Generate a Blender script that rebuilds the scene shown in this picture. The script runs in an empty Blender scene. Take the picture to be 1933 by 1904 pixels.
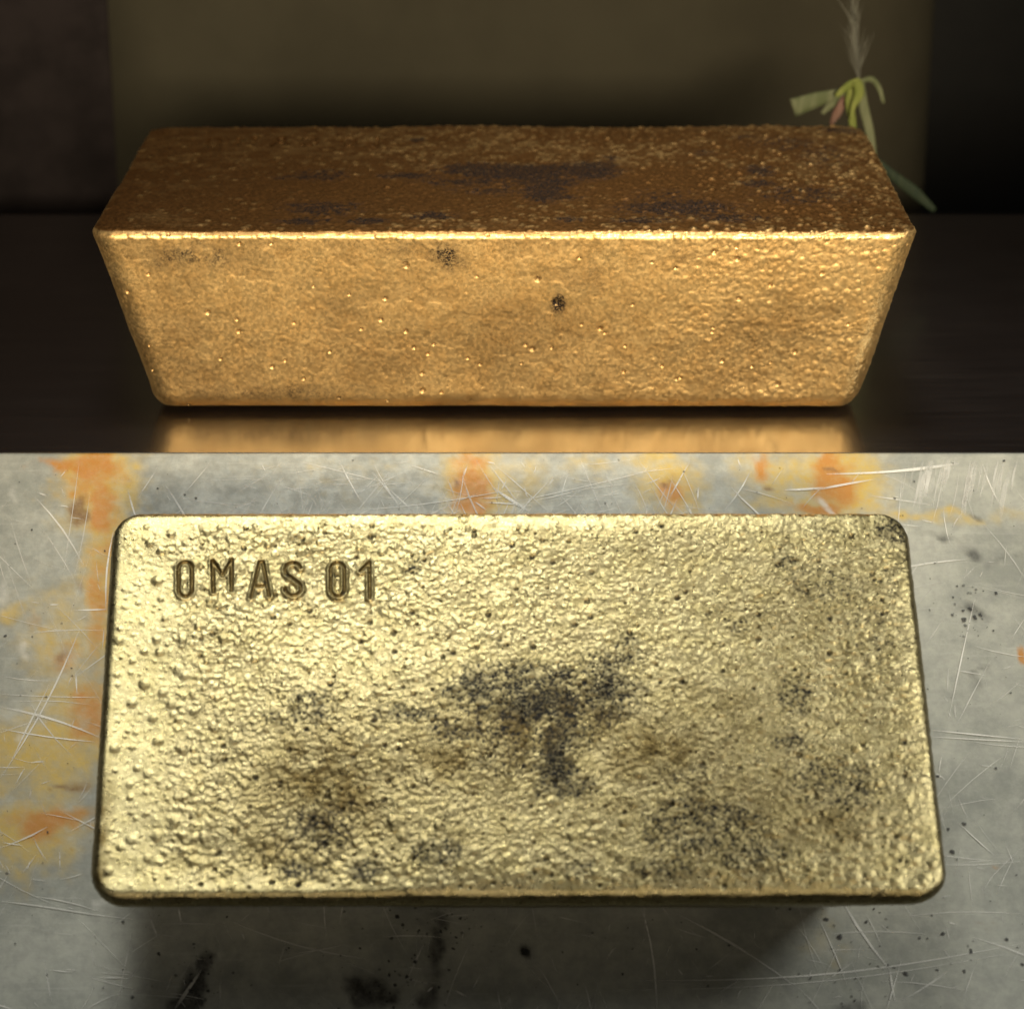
import bpy, bmesh, math, random
import numpy as np
from mathutils import Vector, Matrix

# ------------------------------------------------------------------ camera, world, lights, exposure
SC = bpy.context.scene
COL = SC.collection
rng = np.random.default_rng(7)
random.seed(7)

F_PX, PITCH = 4933.0, 0.36794          # focal length in px of a 1933 px wide picture, camera pitch below horizontal
CAM_POS = Vector((0.0, -0.7478, 0.2715))

cam_d = bpy.data.cameras.new("camera")
cam = bpy.data.objects.new("camera", cam_d); COL.objects.link(cam)
cam.location = CAM_POS
cam.rotation_euler = (math.pi/2 - PITCH, 0, 0)
cam_d.sensor_width = 36.0
cam_d.lens = 36.0*F_PX/1933.0
cam_d.clip_start, cam_d.clip_end = 0.05, 50
cam_d.dof.use_dof = True
cam_d.dof.focus_distance = 0.768
cam_d.dof.aperture_fstop = 14.5
SC.camera = cam

world = bpy.data.worlds.new("World"); SC.world = world
world.use_nodes = True
wb = world.node_tree.nodes["Background"]
wb.inputs[0].default_value = (1.0, 0.95, 0.86, 1)
wb.inputs[1].default_value = 0.070

SC.view_settings.view_transform = 'Standard'
SC.view_settings.look = 'None'
SC.view_settings.exposure = 0.0
SC.view_settings.gamma = 1.0

def area(name, loc, target, sx, sy, watts, color, spread=180):
    l = bpy.data.lights.new(name, 'AREA'); l.shape = 'RECTANGLE'
    l.size, l.size_y = sx, sy
    l.energy = watts; l.color = color; l.spread = math.radians(spread)
    o = bpy.data.objects.new(name, l); COL.objects.link(o)
    o.location = loc
    o.rotation_euler = (Vector(target)-Vector(loc)).to_track_quat('-Z', 'Y').to_euler()
    return o

SLOPE = math.radians(40)               # the metal sheet leans against the table edge at this slope
S_N = Vector((0, -math.sin(SLOPE), math.cos(SLOPE)))
S_E = Vector((0, -math.cos(SLOPE), -math.sin(SLOPE)))
def on_sheet(x, e, h=0.0):
    return Vector((x, 0, 0)) + S_E*e + S_N*h

# workshop lamp above the sheet, a weaker one to its right, a warm low lamp in front of the dark table
area("workshop_lamp", on_sheet(-0.045, -0.46, 0.55), on_sheet(-0.012, 0.038), 0.46, 0.16, 0.30, (1.0, 0.99, 0.91), 31)
area("side_lamp", on_sheet(0.52, 0.0, 0.50), on_sheet(0.16, 0.10), 0.20, 0.20, 0.17, (1.0, 0.98, 0.90), 44)
area("front_lamp", (0.15, -1.15, 0.33), (0.0, 0.04, 0.178), 0.7, 0.26, 2.15, (1.0, 0.83, 0.60), 22)

# ------------------------------------------------------------------ helpers
CX, CY = 966.5, 952.0
def px_ray(u, v):
    a = (u-CX)/F_PX; b = (CY-v)/F_PX
    c, s = math.cos(PITCH), math.sin(PITCH)
    return Vector((a, c+b*s, -s+b*c))
def at_y(u, v, y):
    r = px_ray(u, v); return CAM_POS + r*((y-CAM_POS.y)/r.y)
def at_sheet(u, v, h=0.0):             # picture measure -> (x, e) on the sheet, h above it
    r = px_ray(u, v); t = (h - CAM_POS.dot(S_N))/r.dot(S_N)
    p = CAM_POS + r*t
    return p.x, p.dot(S_E)

_T = rng.random((32, 32, 32)).astype(np.float32)
def noise3(p, scale, seed=0.0):
    q = p*scale + np.array([seed*3.17, seed*7.31, seed*1.93]) + 400.0
    i = np.floor(q).astype(np.int64); f = (q-i).astype(np.float32); f = f*f*f*(f*(f*6-15)+10)
    i0 = i & 31; i1 = (i+1) & 31
    x0, y0, z0 = i0[..., 0], i0[..., 1], i0[..., 2]; x1, y1, z1 = i1[..., 0], i1[..., 1], i1[..., 2]
    fx, fy, fz = f[..., 0], f[..., 1], f[..., 2]
    def L(a, b, t): return a+(b-a)*t
    return L(L(L(_T[x0, y0, z0], _T[x1, y0, z0], fx), L(_T[x0, y1, z0], _T[x1, y1, z0], fx), fy),
             L(L(_T[x0, y0, z1], _T[x1, y0, z1], fx), L(_T[x0, y1, z1], _T[x1, y1, z1], fx), fy), fz)
def fbm(p, scale, octv=4, seed=0.0, gain=0.5):
    r = 0; a = 1.0; s = 0
    for k in range(octv):
        r = r + a*noise3(p, scale*2.03**k, seed+k*1.7); s += a; a *= gain
    return r/s                         # 0..1
def sstep(a, b, x):
    t = np.clip((x-a)/(b-a), 0, 1); return t*t*(3-2*t)

def link(name, me, mat, parent=None):
    o = bpy.data.objects.new(name, me); COL.objects.link(o)
    if mat: me.materials.append(mat)
    if parent: o.parent = parent
    return o
def tag(o, label=None, cat=None, group=None, kind=None):
    if label: o['label'] = label
    if cat: o['category'] = cat
    if group: o['group'] = group
    if kind: o['kind'] = kind
    return o
def mesh_np(name, V, Q, smooth=True, ngons=()):
    me = bpy.data.meshes.new(name)
    nq = len(Q); ng = sum(len(g) for g in ngons)
    me.vertices.add(len(V)); me.vertices.foreach_set('co', np.ascontiguousarray(V, np.float32).ravel())
    me.loops.add(nq*4+ng); me.polygons.add(nq+len(ngons))
    li = np.concatenate([Q.ravel()]+[np.array(g) for g in ngons]).astype(np.int32)
    me.loops.foreach_set('vertex_index', li)
    starts = np.concatenate([np.arange(nq)*4, nq*4+np.cumsum([0]+[len(g) for g in ngons])[:-1]]).astype(np.int32)
    me.polygons.foreach_set('loop_start', starts)
    me.update(calc_edges=True)
    me.polygons.foreach_set('use_smooth', np.concatenate([np.full(nq, smooth), np.zeros(len(ngons), bool)]))
    me.update()
    return me
def attr(me, name, arr):
    a = me.attributes.new(name, 'FLOAT', 'POINT'); a.data.foreach_set('value', np.ascontiguousarray(arr, np.float32))
def bm_obj(name, bm, mat, parent=None, smooth=False):
    bmesh.ops.recalc_face_normals(bm, faces=bm.faces)
    me = bpy.data.meshes.new(name); bm.to_mesh(me); bm.free()
    if smooth:
        for p in me.polygons: p.use_smooth = True
    return link(name, me, mat, parent)

class NT:
    def __init__(s, name):
        s.m = bpy.data.materials.new(name); s.m.use_nodes = True
        s.t = s.m.node_tree; s.t.nodes.clear()
        s.out = s.t.nodes.new('ShaderNodeOutputMaterial')
        s.b = s.t.nodes.new('ShaderNodeBsdfPrincipled')
        s.t.links.new(s.b.outputs[0], s.out.inputs[0])
    def n(s, typ, **kw):
        nd = s.t.nodes.new(typ)
        for k, v in kw.items(): setattr(nd, k, v)
        return nd
    def l(s, a, b): s.t.links.new(a, b)
    def val(s, x, sock):
        if hasattr(x, 'is_output'): s.l(x, sock)
        else: sock.default_value = x
    def attr(s, name): return s.n('ShaderNodeAttribute', attribute_name=name).outputs['Fac']
    def math(s, op, a, b=0.0, clamp=False):
        m = s.n('ShaderNodeMath', operation=op, use_clamp=clamp); s.val(a, m.inputs[0]); s.val(b, m.inputs[1]); return m.outputs[0]
    def mix(s, f, a, b):
        m = s.n('ShaderNodeMix', data_type='RGBA'); s.val(f, m.inputs[0])
        for x, sk in ((a, m.inputs[6]), (b, m.inputs[7])):
            if hasattr(x, 'is_output'): s.l(x, sk)
            else: sk.default_value = (*x, 1)
        return m.outputs[2]
    def noise(s, scale, detail=3, rough=.5, vec=None, dist=0):
        nz = s.n('ShaderNodeTexNoise'); nz.inputs['Scale'].default_value = scale
        nz.inputs['Detail'].default_value = detail; nz.inputs['Roughness'].default_value = rough
        nz.inputs['Distortion'].default_value = dist
        s.l(vec if vec is not None else s.coord(), nz.inputs['Vector']); return nz.outputs['Fac']
    def coord(s):
        if not hasattr(s, '_c'): s._c = s.n('ShaderNodeTexCoord').outputs['Object']
        return s._c
    def ramp(s, x, a, b):
        r = s.n('ShaderNodeMapRange', interpolation_type='SMOOTHSTEP'); s.val(x, r.inputs[0])
        r.inputs[1].default_value, r.inputs[2].default_value = a, b; return r.outputs[0]
    def bump(s, h, strength, dist):
        b = s.n('ShaderNodeBump'); b.inputs['Strength'].default_value = strength; b.inputs['Distance'].default_value = dist
        s.l(h, b.inputs['Height']); s.l(b.outputs[0], s.b.inputs['Normal']); return b
    def set(s, **kw):
        for k, v in kw.items():
            sk = s.b.inputs[k.replace('_', ' ')]
            if hasattr(v, 'is_output'): s.l(v, sk)
            elif isinstance(v, tuple): sk.default_value = (*v, 1)
            else: sk.default_value = v
        return s.m

# ------------------------------------------------------------------ materials
def gold_mat(name, base, warm, soot_pit, rough, bump_d, tarnish_shade, metal=1.0):
    t = NT(name)
    mott = t.ramp(t.noise(140, 4, .6), .35, .68)
    c = t.mix(t.math('MULTIPLY', mott, .55), base, warm)
    c = t.mix(t.attr('brown'), c, tarnish_shade)  # tarnish, plus shade painted on the warm top and pale edges
    grain = t.ramp(t.noise(1500, 3, .7), .40, .56)
    sa = t.math('MULTIPLY', t.attr('soot_pit'), t.math('ADD', t.math('MULTIPLY', grain, .60), .50), True)
    c = t.mix(sa, c, soot_pit)
    r = t.math('ADD', t.math('MULTIPLY', t.ramp(t.noise(900, 4, .7), .3, .7), .20), rough-.10)
    r = t.math('ADD', r, t.math('MULTIPLY', sa, .22))
    t.bump(t.noise(2600, 3, .6), .5, bump_d)
    return t.set(Base_Color=c, Metallic=metal, Roughness=r)

M_PALE = gold_mat('pale_gold', (.48, .415, .222), (.39, .325, .138), (.018, .018, .018), .33, .00026, (.125, .092, .036))
M_WARM = gold_mat('warm_gold', (.82, .57, .245), (.76, .48, .175), (.026, .021, .020), .50, .00006, (.195, .092, .028), 1.0)

def simple(name, col, rough=.6, var=.25, scale=60, spec=.5, ior=1.5, **kw):
    t = NT(name)
    f = t.noise(scale, 5, .6)
    d = tuple(max(0, x*(1-var)) for x in col); u = tuple(min(1, x*(1+var)) for x in col)
    return t.set(Base_Color=t.mix(t.ramp(f, .3, .7), d, u), Roughness=rough, IOR=ior, **kw)

def table_mat():
    t = NT('dark_polished_table')
    mp = t.n('ShaderNodeMapping'); mp.inputs['Scale'].default_value = (3, 60, 60); t.l(t.coord(), mp.inputs[0])
    g = t.noise(6, 5, .6, mp.outputs[0], .6)
    c = t.mix(t.ramp(g, .3, .75), (.011, .008, .007), (.020, .015, .013))
    t.bump(t.noise(90, 3, .6), .12, .0004)
    r = t.math('ADD', t.math('MULTIPLY', t.noise(35, 4), .10), .15)
    return t.set(Base_Color=c, Roughness=r, IOR=3.1)

def sheet_mat():
    t = NT('worn_painted_metal')
    big = t.ramp(t.noise(38, 7, .74), .33, .66)
    c = t.mix(big, (.225, .238, .206), (.385, .394, .338))
    fine = t.ramp(t.noise(260, 4, .7), .35, .7)
    c = t.mix(t.math('MULTIPLY', fine, .35), c, (.20, .205, .195))
    br = t.n('ShaderNodeMapping'); br.inputs['Scale'].default_value = (40, 900, 40); t.l(t.coord(), br.inputs[0])
    lines = t.ramp(t.noise(1, 4, .7, br.outputs[0]), .55, .75)
    c = t.mix(t.math('MULTIPLY', lines, .18), c, (.55, .55, .51))
    wear = t.math('ADD', t.math('MULTIPLY', t.noise(330, 6, .78), 1.7), .12)
    c = t.mix(t.math('MULTIPLY', t.attr('yellow'), wear, True), c, (.47, .34, .075))
    c = t.mix(t.math('MULTIPLY', t.attr('rust'), wear, True), c, (.42, .185, .024))
    c = t.mix(t.math('MULTIPLY', t.attr('brown'), wear, True), c, (.16, .085, .025))
    c = t.mix(t.math('MULTIPLY', t.attr('pale'), wear, True), c, (.60, .60, .55))
    c = t.mix(t.math('MULTIPLY', t.attr('grime'), wear, True), c, (.030, .030, .026))
    t.bump(t.noise(420, 4, .7), .25, .0003)
    return t.set(Base_Color=c, Roughness=t.math('ADD', t.math('MULTIPLY', fine, .2), .42), IOR=1.45)

def mark_mat(name, col):               # thin worn mark: density falls off towards its ends
    t = NT(name)
    t.set(Base_Color=col, Roughness=.6)
    tr = t.n('ShaderNodeBsdfTransparent'); mx = t.n('ShaderNodeMixShader')
    br = t.ramp(t.noise(700, 3, .7), .15, .45)
    t.l(t.math('MULTIPLY', t.attr('fade'), br), mx.inputs[0])
    t.l(tr.outputs[0], mx.inputs[1]); t.l(t.b.outputs[0], mx.inputs[2]); t.l(mx.outputs[0], t.out.inputs[0])
    return t.m

M_TABLE, M_SHEET = table_mat(), sheet_mat()
M_WALL = simple('dark_wall', (.004, .004, .003), .9)
M_SIDE = simple('dark_brown_wall', (.0075, .006, .0057), .9, ior=1.12)
M_PANEL = simple('olive_brown_board', (.019, .0172, .0112), .9, .12, 14, ior=1.12)
M_FLOOR = simple('dark_bench', (.03, .028, .025), .7)

# ------------------------------------------------------------------ setting: lower bench, back wall
def slab(name, x0, x1, y0, y1, z0, z1, mat, bev=.0, parent=None):
    bm = bmesh.new()
    bmesh.ops.create_cube(bm, size=1)
    for v in bm.verts:
        v.co = Vector(((x0+x1)/2+v.co.x*(x1-x0), (y0+y1)/2+v.co.y*(y1-y0), (z0+z1)/2+v.co.z*(z1-z0)))
    if bev: bmesh.ops.bevel(bm, geom=bm.edges[:], offset=bev, segments=3, affect='EDGES', profile=.5)
    return bm_obj(name, bm, mat, parent)

tag(slab('ground', -3, 3, -3.5, 2.2, -.95, -.75, M_FLOOR), kind='structure')
tag(slab('wall', -1.5, 1.5, 1.10, 1.16, -.75, 1.9, M_WALL), kind='structure')

tag(slab('bench', -.50, .50, -.30, .055, -.215, -.1745, M_FLOOR, .002), 'low dark bench carrying the foot of the leaning metal sheet', 'bench')
# table: a dark polished top on a plinth
Y_BACK = .283
tb = bpy.data.objects.new('table', None); COL.objects.link(tb)
tag(tb, 'dark polished table whose glossy top mirrors the warm gold bar', 'table')
slab('table_top', -.55, .55, .0006, Y_BACK, -.024, 0, M_TABLE, 0, tb)
slab('plinth', -.50, .50, .06, .25, -.75, -.0242, M_TABLE, .002, tb)

# backdrop board behind the table: flat, its right end rolled back out of the light
YB = .35
def backdrop():
    xl = at_y(216, 240, YB).x; xr = at_y(1430, 240, YB).x
    pts = [(xl, YB)]
    for k in range(1, 13): pts.append((xl+(xr-xl)*k/12, YB+.0015*math.sin(k*1.3)))
    R = .085
    for k in range(1, 15):
        a = math.radians(80*k/14); pts.append((xr+R*math.sin(a), YB+R*(1-math.cos(a))))
    pts.append((pts[-1][0]+.01, pts[-1][1]+.10))
    bm = bmesh.new(); th = .004
    def ring(off):
        r = []
        for i, (x, y) in enumerate(pts):
            a = pts[max(i-1, 0)]; b = pts[min(i+1, len(pts)-1)]
            d = Vector((b[0]-a[0], b[1]-a[1])).normalized(); nx, ny = -d.y, d.x
            r.append((x+nx*off, y+ny*off))
        return r
    fr, bk = pts, ring(th)
    grid = [[bm.verts.new((x, y, z)) for (x, y) in L] for L in (fr, bk) for z in (-.75, .80)]
    n = len(pts)
    for i in range(n-1):
        bm.faces.new((grid[0][i], grid[0][i+1], grid[1][i+1], grid[1][i]))
        bm.faces.new((grid[2][i+1], grid[2][i], grid[3][i], grid[3][i+1]))
        bm.faces.new((grid[1][i], grid[1][i+1], grid[3][i+1], grid[3][i]))
        bm.faces.new((grid[0][i+1], grid[0][i], grid[2][i], grid[2][i+1]))
    for i in (0, n-1): bm.faces.new((grid[0][i], grid[1][i], grid[3][i], grid[2][i]))
    o = bm_obj('backdrop_board', bm, M_PANEL, smooth=True)
    tag(o, 'olive brown board standing upright well behind the table, right end curving away', 'board')
backdrop()
xs = at_y(216, 240, YB).x
tag(slab('side_board', -1.1, xs+.03, YB+.0105, YB+.017, -.75, .8, M_SIDE, .001),
    'very dark brown board standing at the far left behind the table', 'board')

# ------------------------------------------------------------------ gold bars
def bar_base(nx, ny, nz, L, W, H, k, rc, re, rb, quad=None, zpow=1.0, seed=0):
    """rounded, drafted ingot: side rings plus a gridded top; returns V, quads, bottom ring and the index grids"""
    per = [(i, 0) for i in range(nx)]+[(nx, j) for j in range(ny)]+[(i, ny) for i in range(nx, 0, -1)]+[(0, j) for j in range(ny, 0, -1)]
    P = len(per); per = np.array(per)
    zs = H*(1-np.linspace(1, 0, nz+1)**zpow)
    nring = (nz+1)*P
    ii = np.tile(per[:, 0], nz+1); jj = np.tile(per[:, 1], nz+1); zz = np.repeat(zs, P)
    I, J = np.meshgrid(np.arange(1, nx), np.arange(1, ny), indexing='ij')
    ii = np.concatenate([ii, I.ravel()]); jj = np.concatenate([jj, J.ravel()]); zz = np.concatenate([zz, np.full(I.size, H)])
    x = (ii/nx-.5)*L; y = (jj/ny-.5)*W; z = zz.copy()
    hx, hy = L/2, W/2
    sx, sy = np.sign(x), np.sign(y); ax, ay = abs(x), abs(y)
    da, db = (ax-(hx-rc))/rc, (ay-(hy-rc))/rc
    cor = (da > 0) & (db > 0)
    r = np.maximum(da, db); nn = np.sqrt(da*da+db*db)+1e-12
    d = np.where(cor, rc*(1-r), np.minimum(hx-ax, hy-ay))
    use_x = (hx-ax) < (hy-ay)
    ox = np.where(cor, da/nn, np.where(use_x, 1, 0)); oy = np.where(cor, db/nn, np.where(use_x, 0, 1))
    ax = np.where(cor, hx-rc+r*da/nn*rc, ax); ay = np.where(cor, hy-rc+r*db/nn*rc, ay)
    d[:nring] = 0
    for (rad, dist, sgn) in ((re, H-z, 1), (rb, z, -1)):
        u = np.maximum(0, rad-d); v = np.maximum(0, rad-dist)
        m = (u > 0) & (v > 0); mag = np.sqrt(u*u+v*v)+1e-12
        du = np.where(m, u/mag*rad-u, 0); dv = np.where(m, v/mag*rad-v, 0)
        ax = ax+ox*du; ay = ay+oy*du; z = z+sgn*dv
        if sgn == -1: pass
    top_like = np.clip((z-H*.6)/(H*.4), 0, 1)
    z = z-.0011*np.exp(-d/.0045)*top_like
    x, y = sx*ax, sy*ay
    t = (H-z)/H
    x = x*(1-2*k/L*t); y = y*(1-2*k/W*t)
    if quad is not None:
        a, b = x/L+.5, y/W+.5
        q = np.array(quad)             # bl, br, tr, tl
        X = ((1-a)*(1-b))[:, None]*q[0]+(a*(1-b))[:, None]*q[1]+(a*b)[:, None]*q[2]+((1-a)*b)[:, None]*q[3]
        x, y = X[:, 0], X[:, 1]
    V = np.stack([x, y, z], 1)
    T = np.zeros((nx+1, ny+1), np.int64)
    pid = np.zeros((nx+1, ny+1), np.int64); pid[per[:, 0], per[:, 1]] = np.arange(P)
    T[:] = nz*P+pid
    T[1:nx, 1:ny] = nring+np.arange((nx-1)*(ny-1)).reshape(nx-1, ny-1)
    K = np.arange(nz+1)[None, :]*P
    Fr = pid[:, 0][:, None]+K; Bk = pid[::-1, ny][:, None]+K; Ri = pid[nx, :][:, None]+K; Le = pid[0, ::-1][:, None]+K
    Q = []
    for G in (T, Fr, Ri, Bk, Le):
        Q.append(np.stack([G[:-1, :-1], G[1:, :-1], G[1:, 1:], G[:-1, 1:]], -1).reshape(-1, 4))
    bottom = list(range(P))[::-1]
    return V, np.concatenate(Q), bottom, dict(top=T, front=Fr, right=Ri, back=Bk, left=Le)

def stamp(Hd, V, G, ci, cj, r, h, power=.75, spc=None, flat=1.0):
    c = V[G[ci, cj]]
    wi = int(r/spc[0])+2; wj = int(r/spc[1])+2
    g = G[max(ci-wi, 0):ci+wi+1, max(cj-wj, 0):cj+wj+1]
    dd = V[g]-c
    q = 1-(dd*dd).sum(-1)/(r*r)
    m = np.where(q > 0, h*np.clip(q*flat, 0, 1)**power, 0)
    Hd[g] = np.maximum(Hd[g], m)
def spacing(V, G):
    n, m = G.shape
    a = np.linalg.norm(V[G[n//2+1, m//2]]-V[G[n//2, m//2]]); b = np.linalg.norm(V[G[n//2, m//2+1]]-V[G[n//2, m//2]])
    return (max(a, 1e-5), max(b, 1e-5))

def seg_dist(px, py, poly):
    d = np.full(px.shape, 1e9)
    for (x0, y0), (x1, y1) in zip(poly[:-1], poly[1:]):
        vx, vy = x1-x0, y1-y0
        t = np.clip(((px-x0)*vx+(py-y0)*vy)/(vx*vx+vy*vy+1e-12), 0, 1)
        d = np.minimum(d, np.hypot(px-x0-t*vx, py-y0-t*vy))
    return d
def arc(cx, cy, rx, ry, a0, a1, n=12):
    return [(cx+rx*math.cos(math.radians(a0+(a1-a0)*i/n)), cy+ry*math.sin(math.radians(a0+(a1-a0)*i/n))) for i in range(n+1)]
def oval(x0, x1, y0, y1):
    r = (x1-x0)/2; cx = (x0+x1)/2
    return arc(cx, y0+r, r, r, 180, 360)+arc(cx, y1-r, r, r, 0, 180)+[(x0, y0+r)]
# strokes of the stamped letters OMAS 01, in the measure of the picture (1933 px wide)
STROKES = [oval(337, 362, 1060, 1125),
           [(403, 1116), (401, 1058), (420, 1086), (437, 1056), (437, 1114)],
           [(474, 1127), (490, 1060), (496, 1060), (508, 1124)], [(481, 1106), (503, 1104)],
           arc(553, 1075, 15, 14, -20, -180, 9)+[(540, 1082), (565, 1100)]+arc(553, 1109, 15, 14, -15, 180, 9),
           oval(624, 650, 1061, 1124),
           [(680, 1077), (697, 1060), (698, 1127)]]

LOW_L, LOW_H = .2254, .057
def low_quad():
    h = LOW_H-.004
    P = [at_sheet(*p, h) for p in ((152, 1723), (1808, 1718), (1720, 962), (203, 962))]
    cx = sum(p[0] for p in P)/4; ce = sum(p[1] for p in P)/4
    return [(p[0]-cx, -(p[1]-ce)) for p in P], cx, ce
QUAD, LOW_X, LOW_E = low_quad()
LOW_W = (QUAD[3][1]+QUAD[2][1]-QUAD[0][1]-QUAD[1][1])/2
def low_local(u, v):
    x, e = at_sheet(u, v, LOW_H); return x-LOW_X, -(e-LOW_E)

# stains on the top of an ingot, (u, v, ru, rv, strength) in the measure of the lower picture
SOOT = [(770, 1345, 70, 20, .6), (1000, 1285, 150, 34, .75), (1060, 1385, 60, 40, .8), (900, 1380, 120, 30, .5), (980, 1430, 160, 60, .33), (520, 1350, 40, 20, .4), (905, 1300, 70, 38, .9), (1010, 1330, 110, 42, 1.0), (1140, 1300, 60, 60, .95), (1050, 1440, 38, 75, 1.0), (1080, 1490, 50, 26, .6),
        (1180, 1250, 40, 40, .5), (590, 1335, 60, 40, .55), (600, 1560, 80, 50, .55), (565, 1640, 50, 22, .7), (690, 1640, 40, 22, .7), (820, 1610, 50, 26, .7),
        (1320, 1560, 120, 60, .62), (1500, 1310, 30, 40, .75), (1490, 1400, 40, 24, .6), (1690, 1000, 40, 24, .7), (1560, 1110, 90, 60, .35),
        (1420, 1620, 90, 35, .5), (1250, 1640, 70, 22, .6), (1580, 1480, 110, 70, .40), (1100, 1640, 30, 16, .7), (1300, 1480, 90, 60, .3),
        (1640, 1200, 70, 120, .30), (780, 1070, 16, 16, .8), (1190, 1210, 25, 20, .5), (1480, 1060, 25, 20, .5), (1390, 1180, 30, 30, .35)]
BROWN = [(620, 1480, 190, 170, .55), (950, 1420, 420, 150, .42), (1350, 1520, 330, 130, .42), (1080, 1340, 160, 60, .6), (900, 1440, 260, 70, .55), (1000, 1380, 260, 90, .60), (600, 1400, 120, 90, .45), (1250, 1420, 160, 90, .6), (560, 1600, 150, 70, .5), (1350, 1350, 140, 90, .45),
         (1550, 1560, 160, 80, .45), (850, 1560, 220, 70, .3), (1250, 1050, 160, 50, .25), (1480, 1150, 110, 90, .3), (185, 1600, 20, 140, .6), (700, 1700, 500, 16, .45)]
def splat(X, Y, spots, loc):
    a = np.zeros(X.shape)
    for u, v, ru, rv, s in spots:
        cx, cy = loc(u, v); x1, _ = loc(u+ru, v); _, y1 = loc(u, v+rv)
        a = np.maximum(a, s*np.exp(-(((X-cx)/(x1-cx))**2+((Y-cy)/(y1-cy))**2)*.9))
    return a

def lower_bar():
    nx, ny, nz = 1000, 500, 36
    V, Q, bot, G = bar_base(nx, ny, nz, LOW_L, LOW_W, LOW_H, .0215, .0098, .0050, .006, QUAD, 1.7)
    me = mesh_np('ingot', V, Q, True, [bot])
    N = np.empty(len(V)*3, np.float32); me.vertex_normals.foreach_get('vector', N); N = N.reshape(-1, 3)
    Xt, Yt = V[:, 0], V[:, 1]
    topm = sstep(.55, .9, N[:, 2])
    a, b = Xt/LOW_L+.5, Yt/LOW_W+.5
    edge = np.minimum(np.minimum(a, 1-a)*LOW_L, np.minimum(b, 1-b)*LOW_W)
    # how rough the casting skin is from place to place
    n1 = fbm(V, 45, 3, 3)
    rough = sstep(.02, .16, a+.10*(n1-.5))*(1-.75*np.exp(-(((a-.955)/.07)**2+((b-.12)/.16)**2)))
    rough = rough*sstep(.002, .010, edge+.004*(n1-.5))
    roughv = np.clip(rough, .06, 1)
    wr = np.zeros(len(V))              # dense overlapping blisters
    T = G['top']; spc = spacing(V, T)
    cnt = 40000
    ci = rng.integers(0, nx+1, cnt); cj = rng.integers(0, ny+1, cnt); rr = .00038+.00062*rng.random(cnt)**3
    for q in range(cnt):
        if rng.random() < .25+.75*roughv[T[ci[q], cj[q]]]:
            stamp(wr, V, T, ci[q], cj[q], rr[q], rr[q]*(.06+.30*rng.random()**1.5), .85, spc, 1.0+1.2*(rng.random() < .3))
    pim = np.zeros(len(V))             # separate round pimples
    def put(uf, vf, r, h):
        stamp(pim, V, T, int(np.clip(uf, 0, 1)*nx), int(np.clip(vf, 0, 1)*ny), r*1.12, h, 1.25, spc)
    kept = []
    for q in range(2200):
        u_, v_, r = .026+.13*rng.random()**1.25, .05+.89*rng.random(), .00045+.0013*rng.random()**3
        x_, y_ = u_*LOW_L, v_*LOW_W
        if all((x_-kx)**2+(y_-ky)**2 > (1.15*(r+kr)+.0002)**2 for kx, ky, kr in kept):
            kept.append((x_, y_, r)); put(u_, v_, r, r*(.36+.16*rng.random()))
        if len(kept) > 300: break
    for q in range(70):
        r = .0005+.0009*rng.random()**1.6
        put(.05+.40*rng.random(), .87+.08*rng.random(), r, r*.48)
    for q in range(150):
        r = .0007+.0012*rng.random()**2
        put(.80+.18*rng.random(), .05+.33*rng.random()**1.3, r, r*.42)
    for q in range(260):
        r = .0006+.0012*rng.random()**2
        put(.12+.85*rng.random(), .04+.16*rng.random(), r, r*.38)
    for q in range(420):
        r = .0006+.0011*rng.random()**2
        put(.10+.88*rng.random(), .05+.92*rng.random(), r, r*.30)
    for q in range(160):
        r = .0007+.0008*rng.random()
        put(.30+.70*rng.random(), .975+.025*rng.random(), r, r*.4)
    for q in range(130):
        r = .0006+.0007*rng.random()
        put(.05+.90*rng.random(), .0+.02*rng.random(), r, r*.35)
    grit = fbm(V, 900, 3, 5)-.5
    wave = fbm(V, 260, 3, 9)-.5
    right = sstep(.55, .95, a)
    disp = wr*roughv*.85+pim*.52+grit*.00012*(.7+.8*roughv+1.4*right)+wave*.00008*(.2+roughv+3.0*right)
    disp = disp*topm+(1-topm)*(grit*.0002+wave*.0003)
    disp += (fbm(V, 15, 2, 12)-.5)*.0042*sstep(0, .012, edge)+(fbm(V, 75, 2, 14)-.5)*.0005*topm
    # pits
    pit = np.zeros(len(V))
    for q in range(340):
        r = .00035+.0005*rng.random()**2
        stamp(pit, V, T, int((.12+.85*rng.random())*nx), int((.04+.9*rng.random())*ny), r, 1.0, .5, spc)
    for u, v in ((1012, 1052), (925, 1160), (1010, 1220), (1125, 1080), (1050, 1062), (975, 1030), (1285, 1130), (400, 1195), (1090, 1180), (1120, 1165), (1480, 1068)):
        x, y = low_local(u, v)
        stamp(pit, V, T, int(np.clip(x/LOW_L+.5, 0, 1)*nx), int(np.clip(y/LOW_W+.5, 0, 1)*ny), .0008, 1.0, .5, spc)
    disp -= pit*.0005
    # stamped letters
    dl = np.full(len(V), 1e9)
    sel = np.where((V[:, 2] > LOW_H-.006) & (a < .45) & (b > .6))[0]
    for s in STROKES:
        poly = [low_local(u, v) for u, v in s]
        dl[sel] = np.minimum(dl[sel], seg_dist(V[sel, 0], V[sel, 1], poly))
    hw = .00080
    groove = 1-sstep(.18*hw, hw, dl)
    near = 1-sstep(hw*.8, hw*1.8, dl)
    lip = np.exp(-((dl-hw*1.35)/(hw*.35))**2)
    disp = disp*(1-.95*near)-groove*.00095+lip*.00003
    V2 = V+N*disp[:, None]
    me.vertices.foreach_set('co', V2.astype(np.float32).ravel()); me.update()
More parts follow.
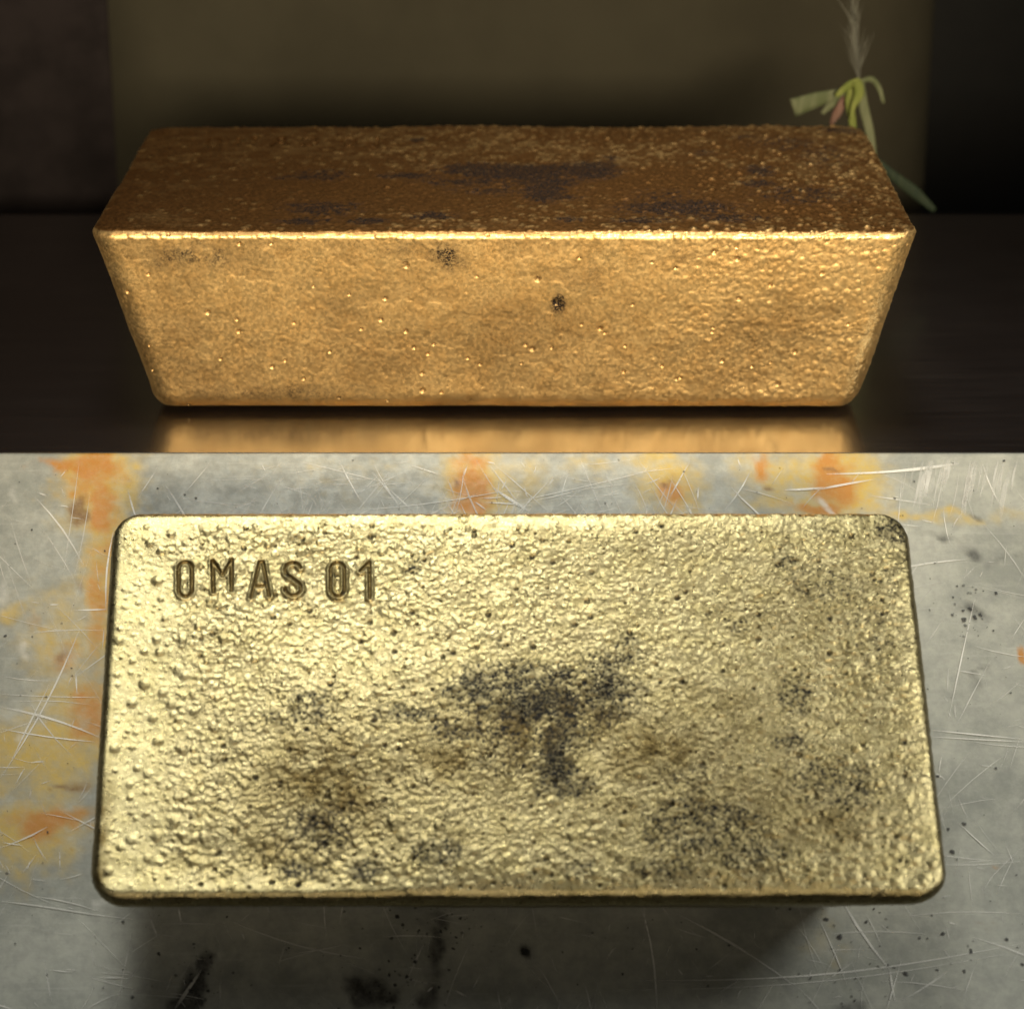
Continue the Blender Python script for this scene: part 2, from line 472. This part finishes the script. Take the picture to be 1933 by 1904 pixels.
    ns = fbm(V, 240, 4, 21); nf = fbm(V, 1500, 2, 25, .7)
    s0 = splat(Xt, Yt, SOOT, low_local)*topm
    soot_pit = np.clip(sstep(.18, .42, s0*(.35+.95*ns)+1.1*(nf-.5)*np.minimum(1, s0*3)), 0, 1)
    valley = 1-sstep(.00002, .00012, wr)
    soot_pit = np.clip(soot_pit*np.maximum(.45+.55*valley, sstep(.6, .95, s0))+pit*.95, 0, 1)  # pits darkened too, their shade put into the colour
    br = np.clip(1.45*splat(Xt, Yt, BROWN, low_local)*topm*(.3+1.4*ns+.5*(nf-.5)), 0, 1)
    br = np.maximum(br, np.clip((1-sstep(hw*.5, hw*1.15, dl))*1.0, 0, 1))
    br = np.maximum(br, .62*(1-sstep(.68, .995, N[:, 2])))  # rounded edges browned: shade painted in where the lamp leaves a stripe
    br = np.maximum(br, .50*valley*roughv*topm)
    attr(me, 'soot_pit', soot_pit); attr(me, 'brown', br)
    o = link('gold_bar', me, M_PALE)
    B = Matrix(((1, 0, 0), tuple((0, -S_E.y, S_N.y)), tuple((0, -S_E.z, S_N.z)))).to_4x4()
    p = on_sheet(LOW_X, LOW_E, .0001)
    o.matrix_world = Matrix.Translation(p) @ B
    tag(o, 'pale yellow gold bar stamped OMAS 01 lying on the scratched metal sheet', 'gold bar', 'cast gold bars')

UP_L, UP_W, UP_H, UP_K, UP_Y = .2535, .145, .0640, .0158, .0365
def up_local(u, v):                    # the same stains as on the other bar, by share of its length and width
    x, y = low_local(u, v); return x/LOW_L*UP_L, y/LOW_W*UP_W
def upper_bar():
    nx, ny, nz = 800, 190, 230
    V, Q, bot, G = bar_base(nx, ny, nz, UP_L, UP_W, UP_H, UP_K, .0085, .0021, .0072)
    me = mesh_np('ingot', V, Q, True, [bot])
    N = np.empty(len(V)*3, np.float32); me.vertex_normals.foreach_get('vector', N); N = N.reshape(-1, 3)
    topm = sstep(.5, .85, N[:, 2])
    a, b, c = V[:, 0]/UP_L+.5, V[:, 1]/UP_W+.5, V[:, 2]/UP_H
    n1 = fbm(V, 40, 3, 43)
    right = sstep(.52, .80, a+.25*(n1-.5))
    wr = np.zeros(len(V)); pim = np.zeros(len(V))
    T, Fr, Ri, Le = G['top'], G['front'], G['right'], G['left']
    sT, sF, sR = spacing(V, T), spacing(V, Fr), spacing(V, Ri)
    for q in range(9000):
        i, j = rng.integers(0, nx+1), rng.integers(0, ny+1)
        if rng.random() < .15+.85*sstep(.10, .45, i/nx):
            r = .0007+.0010*rng.random()**2; stamp(wr, V, T, i, j, r, r*(.12+.32*rng.random()), .8, sT)
    for q in range(6500):
        i, j = rng.integers(0, nx+1), rng.integers(0, nz+1)
        if rng.random() < .25+.75*right[Fr[i, j]]:
            r = .0005+.0010*rng.random()**2; stamp(wr, V, Fr, i, j, r, r*(.10+.22*rng.random()), .8, sF)
    for q in range(420):                # raised beads on the dark top, front-lit and also painted paler as glints
        i, j = int((1-.72*rng.random()**1.5)*nx), rng.integers(0, ny+1)
        r = .0007+.0008*rng.random()**2; stamp(wr, V, T, i, j, r, r*(.4+.3*rng.random()), .7, sT)
    for q in range(900):
        i, j = rng.integers(0, ny+1), rng.integers(0, nz+1)
        r = .0006+.0009*rng.random()**2; stamp(wr, V, Ri, i, j, r, r*.35, .8, sR); stamp(wr, V, Le, i, j, r, r*.25, .8, sR)
    for q in range(50):
        i, j = int((1-.55*rng.random()**1.5)*nx), rng.integers(0, nz+1)
        r = .0005+.0007*rng.random()**2; stamp(pim, V, Fr, i, j, r, r*.22, 1.1, sF)
    for q in range(70):
        i, j = rng.integers(0, nx+1), nz-int(10*rng.random()**2)
        r = .0006+.0008*rng.random(); stamp(pim, V, Fr, i, j, r, r*.35, .7, sF)
    grit = fbm(V, 850, 3, 35)-.5; wave = fbm(V, 210, 3, 39)-.5
    disp = wr*(.18+.34*right+.50*topm)+pim*.6+grit*.00015*(.45+.55*np.maximum(right, topm))+wave*.00016*(.6+.4*right)+(fbm(V, 30, 2, 32)-.5)*.0014
    # torn, sunk patches at the left of the front face
    torn = sstep(.55, .62, fbm(V*np.array([1, 1, 1.4]), 95, 4, 51))*(1-topm)*(1-right)
    disp -= torn*.00008
    pit = np.zeros(len(V))
    for q in range(70):
        i, j = rng.integers(0, nx+1), rng.integers(0, nz+1); r = .0004+.0006*rng.random()**2
        stamp(pit, V, Fr, i, j, r, 1.0, .5, sF)
    def fpx(u, v): return int((u-(180+(v-432)*.36))/(1547-(v-432)*.73)*nx), int((1-(v-432)/322)*nz)
    i, j = fpx(1050, 553); stamp(pit, V, Fr, i, j, .0014, 1.0, .6, sF)
    i, j = fpx(1350, 655); stamp(pim, V, Fr, i, j, .0013, .0007, .7, sF)
    disp -= pit*.0006
    dl = np.full(len(V), 1e9)
    sel = np.where((V[:, 2] > UP_H-.006) & (a < .45) & (b > .6))[0]
    for s in STROKES:
        dl[sel] = np.minimum(dl[sel], seg_dist(V[sel, 0], V[sel, 1], [up_local(u, v) for u, v in s]))
    hw = .00105
    groove = 1-sstep(.15*hw, hw, dl)
    disp = disp*(1-.7*groove)-groove*.0009
    disp *= sstep(-.02, .10, c+.02)*.9+.1
    V2 = V+N*disp[:, None]
    V2[:, 2] = np.maximum(V2[:, 2], 0)
    me.vertices.foreach_set('co', V2.astype(np.float32).ravel()); me.update()
    ns = fbm(V, 200, 4, 61); nf = fbm(V, 900, 3, 65)
    s0 = splat(V[:, 0], V[:, 1], SOOT, up_local)*topm
    s1 = np.zeros(len(V))              # sooty specks on the front face: (share of length, share of height, radii, strength)
    for (fa, fc, ra, rc_, st) in ((.43, .86, .03, .10, .50), (.565, .62, .010, .06, .7), (.38, .90, .05, .05, .3), (.12, .86, .10, .10, .35),
                                  (.70, .88, .04, .08, .3), (.22, .12, .16, .07, .35), (.30, .62, .05, .10, .2), (.60, .75, .08, .12, .22)):
        s1 = np.maximum(s1, st*np.exp(-(((a-fa)/ra)**2+((c-fc)/rc_)**2)))
    s1 *= (1-topm)
    soot_pit = .95*sstep(.07, .58, (s0*1.35+s1*1.25)*(.35+.95*ns)+(.9*topm+.35)*(nf-.5)*np.minimum(1, (s0+s1)*3))
    soot_pit = np.clip(soot_pit+pit*.7, 0, 1)  # front pits get painted shade as well
    br = np.clip(splat(V[:, 0], V[:, 1], BROWN, up_local)*topm*(.5+1.0*ns)+(.95+.5*(ns-.5))*topm*(1-.30*sstep(.00016, .0003, wr)), 0, 1)  # whole top browned: shade put into colour, bead crests paler as glints
    br = np.maximum(br, np.clip((1-topm)*sstep(.45, .75, fbm(V, 60, 4, 71))*.32, 0, 1))
    br = np.maximum(br, torn*.15); br = np.maximum(br, groove*.8)
    attr(me, 'soot_pit', soot_pit); attr(me, 'brown', br)
    o = link('gold_bar', me, M_WARM)
    o.location = (-.0022, UP_Y-UP_K+UP_W/2, .0001)
    tag(o, 'warm orange gold bar standing on the dark glossy table with darkened top', 'gold bar', 'cast gold bars')

# ------------------------------------------------------------------ scratched metal sheet leaning on the table edge
RUST = [(185, 880, 40, 45, .95), (120, 882, 50, 14, .7), (195, 940, 28, 60, .75), (185, 1120, 22, 150, .55), (150, 920, 40, 40, .5),
        (893, 915, 38, 40, 1.0), (885, 955, 36, 22, .9), (900, 865, 40, 20, .6), (1265, 935, 36, 32, .65), (1437, 880, 16, 30, .85), (1580, 900, 38, 46, 1.0), (1560, 870, 22, 40, .7),
        (1540, 955, 60, 9, .75), (100, 1545, 75, 32, .75), (165, 1340, 45, 60, .65), (120, 1240, 26, 30, .5), (60, 1555, 40, 20, .5), (205, 1060, 20, 90, .45),
        (60, 1180, 26, 18, .3), (1932, 1240, 8, 12, .9), (1865, 1625, 9, 9, .35)]
YELL = [(190, 900, 75, 90, .9), (195, 1080, 36, 220, .75), (905, 910, 80, 80, .75), (1265, 920, 60, 60, .7), (1240, 865, 50, 18, .6), (1500, 890, 110, 60, .65), (1600, 900, 70, 75, .8),
        (1750, 975, 190, 12, .45), (1500, 950, 90, 22, .6), (1010, 900, 50, 70, .35), (90, 1420, 130, 90, .7), (60, 1560, 110, 60, .8), (150, 1330, 110, 70, .6), (120, 1200, 90, 110, .45),
        (150, 990, 70, 20, .3), (15, 1165, 26, 24, .5), (640, 900, 160, 60, .18), (1390, 1000, 50, 40, .2), (1560, 1780, 40, 70, .22), (1120, 880, 40, 40, .4), (30, 1640, 90, 40, .3)]
BRWN = [(142, 962, 24, 26, .85), (150, 940, 20, 14, .5), (150, 1480, 42, 20, .45), (118, 1232, 16, 18, .6), (1455, 925, 9, 5, .8), (155, 1165, 14, 14, .45), (1577, 878, 22, 5, .85),
        (130, 1480, 50, 4, .7), (1265, 905, 14, 8, .4), (1620, 1690, 60, 40, .2), (1250, 915, 8, 8, .4), (150, 1118, 20, 20, .4), (530, 915, 50, 16, .25), (110, 1590, 60, 6, .25), (1870, 1740, 40, 20, .22)]
GRIM = [(372, 1875, 26, 40, 1.0), (398, 1830, 16, 30, .9), (350, 1900, 24, 24, .95), (820, 1800, 26, 90, .6), (835, 1730, 26, 24, .55), (815, 1880, 26, 40, .65), (690, 1868, 40, 46, .75), (725, 1880, 30, 26, .5),
        (1760, 1015, 60, 14, .35), (1840, 1040, 60, 14, .4), (1910, 1060, 50, 10, .35), (1832, 1160, 26, 20, .55), (1838, 1285, 16, 20, .5), (1845, 1262, 20, 10, .4), (1605, 1780, 26, 26, .2), (1540, 1850, 34, 34, .3), (1600, 1900, 40, 24, .5),
        (1480, 1860, 14, 50, .35), (1445, 1770, 20, 40, .25), (220, 1695, 22, 14, .5), (410, 1705, 12, 14, .6), (860, 905, 8, 16, .4), (1000, 945, 14, 40, .25), (1120, 890, 16, 14, .3), (1300, 880, 20, 14, .3), (620, 895, 8, 16, .35),
        (1200, 1760, 120, 60, .15), (1845, 965, 14, 10, .4), (30, 1180, 12, 16, .3), (990, 1795, 14, 12, .9)]
PALE = [(420, 1790, 16, 40, .55), (405, 1820, 16, 30, .5), (460, 1690, 10, 26, .4), (390, 1860, 12, 34, .4), (190, 1690, 14, 14, .6), (44, 1220, 12, 14, .7), (30, 925, 16, 40, .5), (10, 1130, 16, 40, .5),
        (100, 1175, 60, 8, .3), (1780, 900, 30, 50, .35), (1850, 890, 30, 50, .3), (75, 1395, 40, 8, .5), (42, 1390, 12, 16, .7), (1560, 950, 8, 22, .9), (1600, 1700, 20, 8, .2), (1650, 1740, 26, 40, .25), (330, 1700, 26, 30, .15)]
def sheet_loc(u, v):
    x, e = at_sheet(u, v); return x, e
def metal_sheet():
    X0, X1, E0, E1, TH = -.30, .30, 0.0, .262, .0022
    nx, ne = 640, 290
    gx = np.linspace(X0, X1, nx+1); ge = np.linspace(E0, E1, ne+1)
    X, E_ = np.meshgrid(gx, ge, indexing='ij')
    P = np.stack([X.ravel(), E_.ravel(), np.zeros(X.size)], 1)
    zdef = (fbm(P, 14, 2, 81)-.5)*.0006
    zdef *= sstep(0, .02, P[:, 1])
    sl, cl = math.sin(SLOPE), math.cos(SLOPE)
    def pos(x, e, h): return np.stack([x, -e*cl-h*sl, -e*sl+h*cl], 1)
    V = pos(P[:, 0], P[:, 1], zdef-.0001)
    nv = len(V)
    bx = np.array([X0, X1, X1, X0]); be = np.array([E0, E0, E1, E1])
    Vb = pos(bx, be, np.full(4, -TH))
    I = np.arange(nv).reshape(nx+1, ne+1)
    Q = np.stack([I[:-1, :-1], I[:-1, 1:], I[1:, 1:], I[1:, :-1]], -1).reshape(-1, 4)
    b0, b1, b2, b3 = nv, nv+1, nv+2, nv+3
    ng = [[b0, b3, b2, b1][::-1],
          list(I[:, 0])+[b1, b0], list(I[:, ne][::-1])+[b3, b2], list(I[0, ::-1])+[b0, b3], list(I[nx, :])+[b2, b1]]
    me = mesh_np('sheet', np.concatenate([V, Vb]), Q, True, ng)
    n1 = fbm(P, 130, 4, 83); n2 = fbm(P, 420, 3, 87)
    wx = P[:, 0]+(fbm(P, 120, 3, 88)-.5)*.0085; we = P[:, 1]+(fbm(P, 120, 3, 89)-.5)*.0085
    z4 = np.zeros(4)
    def field(spots, lo, hi, k=1.0):
        s = splat(wx, we, spots, sheet_loc)
        return np.concatenate([np.clip(sstep(lo, hi, s*(.45+.9*n1)+.30*(n2-.5)*(s > .04))*k, 0, 1), z4])
    attr(me, 'rust', field(RUST, .10, .62, 1.0)); attr(me, 'yellow', field(YELL, .05, .60, .88)); attr(me, 'brown', field(BRWN, .15, .55, .8))
    attr(me, 'grime', field(GRIM, .14, .60, .9)); attr(me, 'pale', field(PALE, .25, .7, .6))
    root = link('metal_sheet', me, M_SHEET)
    tag(root, 'scratched grey metal sheet with rust stains, leaning on the table edge under the pale bar', 'metal sheet')

    # scratches: thin tapered strips just proud of the sheet
    def strips(name, items, mat, h):
        V, F, A = [], [], []
        for (p0, p1, w, s) in items:
            d = Vector((p1[0]-p0[0], p1[1]-p0[1])); ln = d.length
            if ln < 1e-6: continue
            n = Vector((-d.y, d.x))/ln; cv = random.uniform(-.04, .04)*ln
            m = max(3, min(9, int(ln/.006)))
            base = len(V)
            for k in range(m+1):
                t = k/m; c = Vector(p0)+d*t+n*cv*math.sin(math.pi*t)
                ww = w*(.35+.65*math.sin(math.pi*(.08+.84*t)))*random.uniform(.7, 1.2)
                f = s*min(1, 1.4*math.sin(math.pi*(.05+.9*t)))*random.uniform(.65, 1)
                for sg in (-1, 1):
                    q = c+n*ww*.5*sg; V.append(on_sheet(q.x, q.y, h)); A.append(f)
            for k in range(m):
                b = base+2*k; F.append((b, b+1, b+3, b+2))
        me = bpy.data.meshes.new(name); me.from_pydata([tuple(v) for v in V], [], F); me.update()
        attr(me, 'fade', np.array(A)); o = link(name, me, mat, root); o['kind'] = 'stuff'
        return o
    S = sheet_loc
    it = []
    def pxl(u0, v0, u1, v1, w, s): it.append((S(u0, v0), S(u1, v1), w*.00016, min(1, s*1.9)))
    for a in ((0, 1334, 190, 1392, 4, .9), (150, 1190, 0, 1470, 3, .6), (95, 1290, 20, 1440, 3, .5), (0, 1375, 180, 1400, 2.5, .5), (0, 1310, 190, 1316, 2, .5), (20, 1325, 170, 1330, 2, .4),
              (215, 1000, 200, 1150, 3, .55), (140, 1152, 205, 1150, 3, .6), (50, 1195, 200, 1190, 4, .3), (100, 1285, 0, 1275, 2, .4), (130, 1570, 250, 1500, 2.5, .5), (0, 1600, 90, 1560, 3, .5), (40, 1650, 70, 1610, 2, .3),
              (0, 1700, 200, 1730, 3, .35), (60, 1690, 190, 1720, 2, .4), (250, 1760, 220, 1904, 2, .5), (380, 1830, 330, 1904, 7, .4), (440, 1740, 700, 1810, 3, .35), (540, 1800, 660, 1780, 2, .3),
              (1208, 1700, 1240, 1904, 3.5, .65), (800, 1740, 900, 1700, 2, .3), (1270, 1720, 1500, 1860, 4, .4), (1590, 1700, 1680, 1830, 5, .5), (1540, 1720, 1600, 1860, 2, .4), (1680, 1830, 1690, 1890, 5, .4), (1190, 1850, 1930, 1780, 3, .4), (1150, 1868, 1900, 1800, 2, .35),
              (1760, 1378, 1933, 1395, 3, .55), (1750, 1390, 1933, 1400, 2, .5), (1720, 1628, 1933, 1625, 1.5, .4), (1700, 1730, 1933, 1725, 2, .3), (1840, 1130, 1790, 1360, 2.5, .5), (1740, 1050, 1700, 1110, 2, .4),
              (1560, 895, 1810, 875, 6, .55), (1540, 925, 1650, 905, 5, .5), (1480, 925, 1560, 920, 5, .6), (960, 858, 1010, 966, 3, .5), (1060, 858, 1140, 966, 6, .5), (1090, 858, 1170, 966, 3, .45), (1120, 856, 1200, 965, 2.5, .5), (820, 858, 850, 966, 3, .4),
              (640, 870, 690, 960, 3, .5), (700, 890, 760, 966, 3, .5), (730, 920, 780, 966, 3, .4), (590, 860, 650, 900, 2, .4), (420, 856, 380, 960, 5, .45), (400, 870, 340, 940, 2, .45), (300, 880, 260, 940, 2, .4), (150, 870, 120, 1080, 2, .35), (170, 930, 140, 1090, 2, .3),
              (640, 965, 960, 925, 2, .45), (560, 870, 760, 920, 2, .4), (480, 860, 600, 966, 2.5, .4), (960, 950, 1260, 880, 2, .4), (930, 920, 1000, 966, 6, .5)):
        pxl(*a)
    for q in range(46):                # brushed white streaks at the upper right
        u = 1690+250*random.random(); v = 858+30*random.random(); l = 40+80*random.random()
        pxl(u, v, u-l*.20, v+l, random.choice((2, 4, 7, 11)), random.uniform(.10, .38))
    for q in range(900):
        u, v = random.uniform(-60, 2000), random.uniform(856, 1960)
        l = 18+170*random.random()**2.2
        ang = random.choice((math.radians(random.gauss(65, 16)), math.radians(random.gauss(115, 14)), math.radians(random.gauss(8, 10)), random.uniform(0, math.pi)))
        pxl(u, v, u+l*math.cos(ang), v+l*math.sin(ang), random.choice((1, 1.3, 1.6, 2.2, 3)), random.uniform(.12, .5))
    for q in range(140):
        u, v = random.uniform(480, 1320), random.uniform(856, 968)
        l = 20+120*random.random(); ang = math.radians(random.choice((random.gauss(60, 10), random.gauss(115, 12), random.gauss(165, 12))))
        pxl(u, v, u+l*math.cos(ang), v+l*math.sin(ang), random.choice((1, 1.5, 2, 3)), random.uniform(.15, .5))
    it = [(p, q, w, s) for (p, q, w, s) in it if p[1] > .0015 and q[1] > .0015 and q[1] < .255]
    strips('scratch', it, mark_mat('bare_metal_scratch', (.72, .72, .67)), .00012)

    # dark specks: small ragged flakes of dirt
    V, F, A = [], [], []
    def speck(u, v, r, s):
        x, e = S(u, v)
        if e < .002 or e > .255: return
        b = len(V); n = 9; rr = r*.000158; st = random.uniform(.6, 1); an = random.uniform(0, 3.1)
        V.append(on_sheet(x, e, .00022)); A.append(s)
        for k in range(n):
            a = 2*math.pi*k/n; q = rr*random.uniform(.65, 1.25)
            dx, de = q*math.cos(a), q*math.sin(a)*st
            V.append(on_sheet(x+dx*math.cos(an)-de*math.sin(an), e+dx*math.sin(an)+de*math.cos(an), .00018)); A.append(s*.55)
        for k in range(n): F.append((b, b+1+k, b+1+(k+1) % n))
    for (u, v, r) in ((370, 940, 3), (298, 922, 2.5), (415, 1705, 8), (198, 1040, 2.5), (990, 1795, 8), (232, 1740, 4), (300, 1800, 4), (485, 1705, 6), (250, 1882, 3.5), (750, 1730, 5), (1820, 1555, 5), (1790, 1565, 4), (1798, 1608, 5), (1770, 1465, 4), (1880, 1450, 3),
                      (1585, 1768, 6), (1780, 1762, 5), (1833, 1795, 5), (1900, 1772, 4), (1770, 1830, 3), (1710, 1838, 6), (1820, 1832, 4), (1635, 1740, 4), (1560, 1735, 5), (1930, 1820, 4), (1650, 1715, 3), (1820, 1170, 6), (1840, 1165, 5), (1832, 1150, 5), (1850, 1160, 4), (1880, 1120, 4), (1895, 870, 3), (1470, 1705, 3),
                      (680, 1790, 3), (735, 1840, 4), (360, 1870, 5), (90, 1570, 3), (10, 1200, 4), (60, 1000, 2.5)):
        speck(u, v, r, .95)
    for q in range(520):
        u, v = random.uniform(-40, 1970), random.uniform(860, 1950)
        speck(u, v, random.choice((.9, 1.2, 1.5, 2, 2.8)), random.uniform(.35, .9))
    for q in range(240):
        c = random.choice(((820, 1790, 26, 100), (840, 1730, 60, 40), (690, 1870, 60, 50), (375, 1860, 30, 50), (1832, 1160, 26, 22), (1600, 1890, 60, 30), (1620, 1750, 90, 70)))
        speck(random.gauss(c[0], c[2]), random.gauss(c[1], c[3]), random.choice((1.2, 1.8, 2.6, 3.6)), random.uniform(.4, .9))
    me = bpy.data.meshes.new('speck'); me.from_pydata([tuple(v) for v in V], [], F); me.update(); attr(me, 'fade', np.array(A))
    o = link('dirt_speck', me, mark_mat('black_dirt', (.022, .022, .020)), root); o['kind'] = 'stuff'
metal_sheet()
lower_bar()
upper_bar()

# ------------------------------------------------------------------ drooping plant behind the right end of the warm bar
def leaf_mat(name, a, b):
    t = NT(name)
    mp = t.n('ShaderNodeMapping'); mp.inputs['Scale'].default_value = (500, 500, 60); t.l(t.coord(), mp.inputs[0])
    return t.set(Base_Color=t.mix(t.ramp(t.noise(1, 4, .6, mp.outputs[0]), .35, .65), a, b), Roughness=.75, IOR=1.25)
M_LEAF = leaf_mat('green_leaf', (.06, .075, .012), (.10, .11, .026))
M_GREY = leaf_mat('grey_green_leaf', (.042, .05, .02), (.075, .08, .042))
M_DARK = leaf_mat('dark_green_leaf', (.008, .014, .007), (.014, .02, .009))
M_PETAL = leaf_mat('dull_red_petal', (.07, .035, .022), (.10, .06, .045))
M_PLUME = leaf_mat('grey_plume', (.05, .05, .038), (.08, .08, .062))

def blade(name, pts, widths, mat, parent, y=.205, dy=None, fold=.16, th=.0004):
    """curved leaf with a folded midrib and real thickness; pts and widths in the picture's measure"""
    k = (y-CAM_POS.y)/F_PX*1.05
    C = []
    for i, (u, v) in enumerate(pts): C.append(at_y(u, v, y+(dy[i] if dy else 0)))
    n = 14; cen, wid = [], []
    for s in range(n+1):
        t = s/n*(len(C)-1); i = min(int(t), len(C)-2); f = t-i
        p0, p1, p2, p3 = C[max(i-1, 0)], C[i], C[i+1], C[min(i+2, len(C)-1)]
        cen.append(.5*((2*p1)+(p2-p0)*f+(2*p0-5*p1+4*p2-p3)*f*f+(3*p1-p0-3*p2+p3)*f**3))
        wid.append((widths[i]*(1-f)+widths[i+1]*f)*k*1.0)
    bm = bmesh.new(); rows = []
    for s in range(n+1):
        tg = (cen[min(s+1, n)]-cen[max(s-1, 0)]).normalized()
        side = tg.cross(Vector((0, 1, 0))).normalized(); nor = side.cross(tg).normalized()
        w = wid[s]/2
        row = []
        for q, o in ((-1, fold), (-.5, fold*.35), (0, 0), (.5, fold*.35), (1, fold)):
            row.append((bm.verts.new(cen[s]+side*w*q+nor*w*o), bm.verts.new(cen[s]+side*w*q+nor*(w*o+th))))
        rows.append(row)
    for s in range(n):
        for q in range(4):
            a, b, c, d = rows[s][q], rows[s][q+1], rows[s+1][q+1], rows[s+1][q]
            bm.faces.new((a[0], b[0], c[0], d[0])); bm.faces.new((a[1], d[1], c[1], b[1]))
        for q in (0, 4):
            a, d = rows[s][q], rows[s+1][q]; bm.faces.new((a[0], a[1], d[1], d[0]))
    for s in (0, n):
        for q in range(4):
            a, b = rows[s][q], rows[s][q+1]; bm.faces.new((a[0], b[0], b[1], a[1]))
    return bm_obj(name, bm, mat, parent, True)

def plant():
    y = .205
    foot = at_y(1640, 300, y); foot.z = 0
    root = bpy.data.objects.new('drooping_plant', None); COL.objects.link(root)
    tag(root, 'small drooping plant with narrow green leaves behind the warm bar', 'plant')
    # round stem from the table up to the node of the leaves
    node = at_y(1622, 158, y)
    bm = bmesh.new(); rings = []
    for s in range(13):
        t = s/12; c = foot.lerp(node, t)+Vector((.004*math.sin(t*math.pi), 0, 0)); r = .0016-.0006*t
        rings.append([bm.verts.new(c+Vector((r*math.cos(a), r*math.sin(a), 0))) for a in [2*math.pi*k/8 for k in range(8)]])
    for s in range(12):
        for k in range(8): bm.faces.new((rings[s][k], rings[s][(k+1) % 8], rings[s+1][(k+1) % 8], rings[s+1][k]))
    bm.faces.new(rings[0]); bm.faces.new(rings[-1])
    bm_obj('stem', bm, M_GREY, root, True)
    blade('leaf', [(1618, 162), (1580, 178), (1540, 190), (1497, 205)], [6, 18, 28, 34], M_GREY, root, y-.004)
    blade('leaf', [(1612, 158), (1604, 190), (1610, 235), (1614, 282)], [12, 16, 13, 5], M_LEAF, root, y-.006)
    blade('leaf', [(1624, 156), (1630, 200), (1642, 250), (1652, 308)], [14, 18, 16, 8], M_GREY, root, y-.002)
    blade('leaf', [(1622, 156), (1645, 150), (1660, 168), (1668, 195)], [8, 10, 9, 5], M_GREY, root, y+.002)
    blade('leaf', [(1624, 152), (1606, 160), (1590, 172), (1578, 182)], [10, 14, 12, 6], M_LEAF, root, y-.008)
    blade('leaf', [(1618, 154), (1622, 178), (1612, 200), (1606, 225)], [16, 18, 10, 5], M_LEAF, root, y-.009)
    blade('leaf', [(1652, 300), (1690, 335), (1725, 362), (1765, 398)], [8, 18, 22, 10], M_DARK, root, y+.004)
    blade('petal', [(1604, 172), (1590, 195), (1580, 215), (1568, 236)], [8, 14, 16, 6], M_PETAL, root, y-.003)
    blade('petal', [(1600, 172), (1580, 190), (1565, 202), (1552, 215)], [6, 12, 12, 6], M_GREY, root, y-.001)
    # feathery plume standing above the node
    V, F = [], []
    bm = bmesh.new()
    for q in range(90):
        t = random.random(); b = node.lerp(at_y(1604, -60, y+.01), t)
        tip = b+Vector((random.gauss(-.0015, .0032), random.gauss(0, .004), .006+.010*random.random()))
        w = .00022; d = Vector((w, 0, 0)); e = Vector((0, w, 0))
        v = [bm.verts.new(x) for x in (b-d, b+d, b+e, tip)]
        for f in ((0, 1, 3), (1, 2, 3), (2, 0, 3), (0, 2, 1)): bm.faces.new([v[i] for i in f])
    o = bm_obj('plume', bm, M_PLUME, root); o['kind'] = 'stuff'
plant()
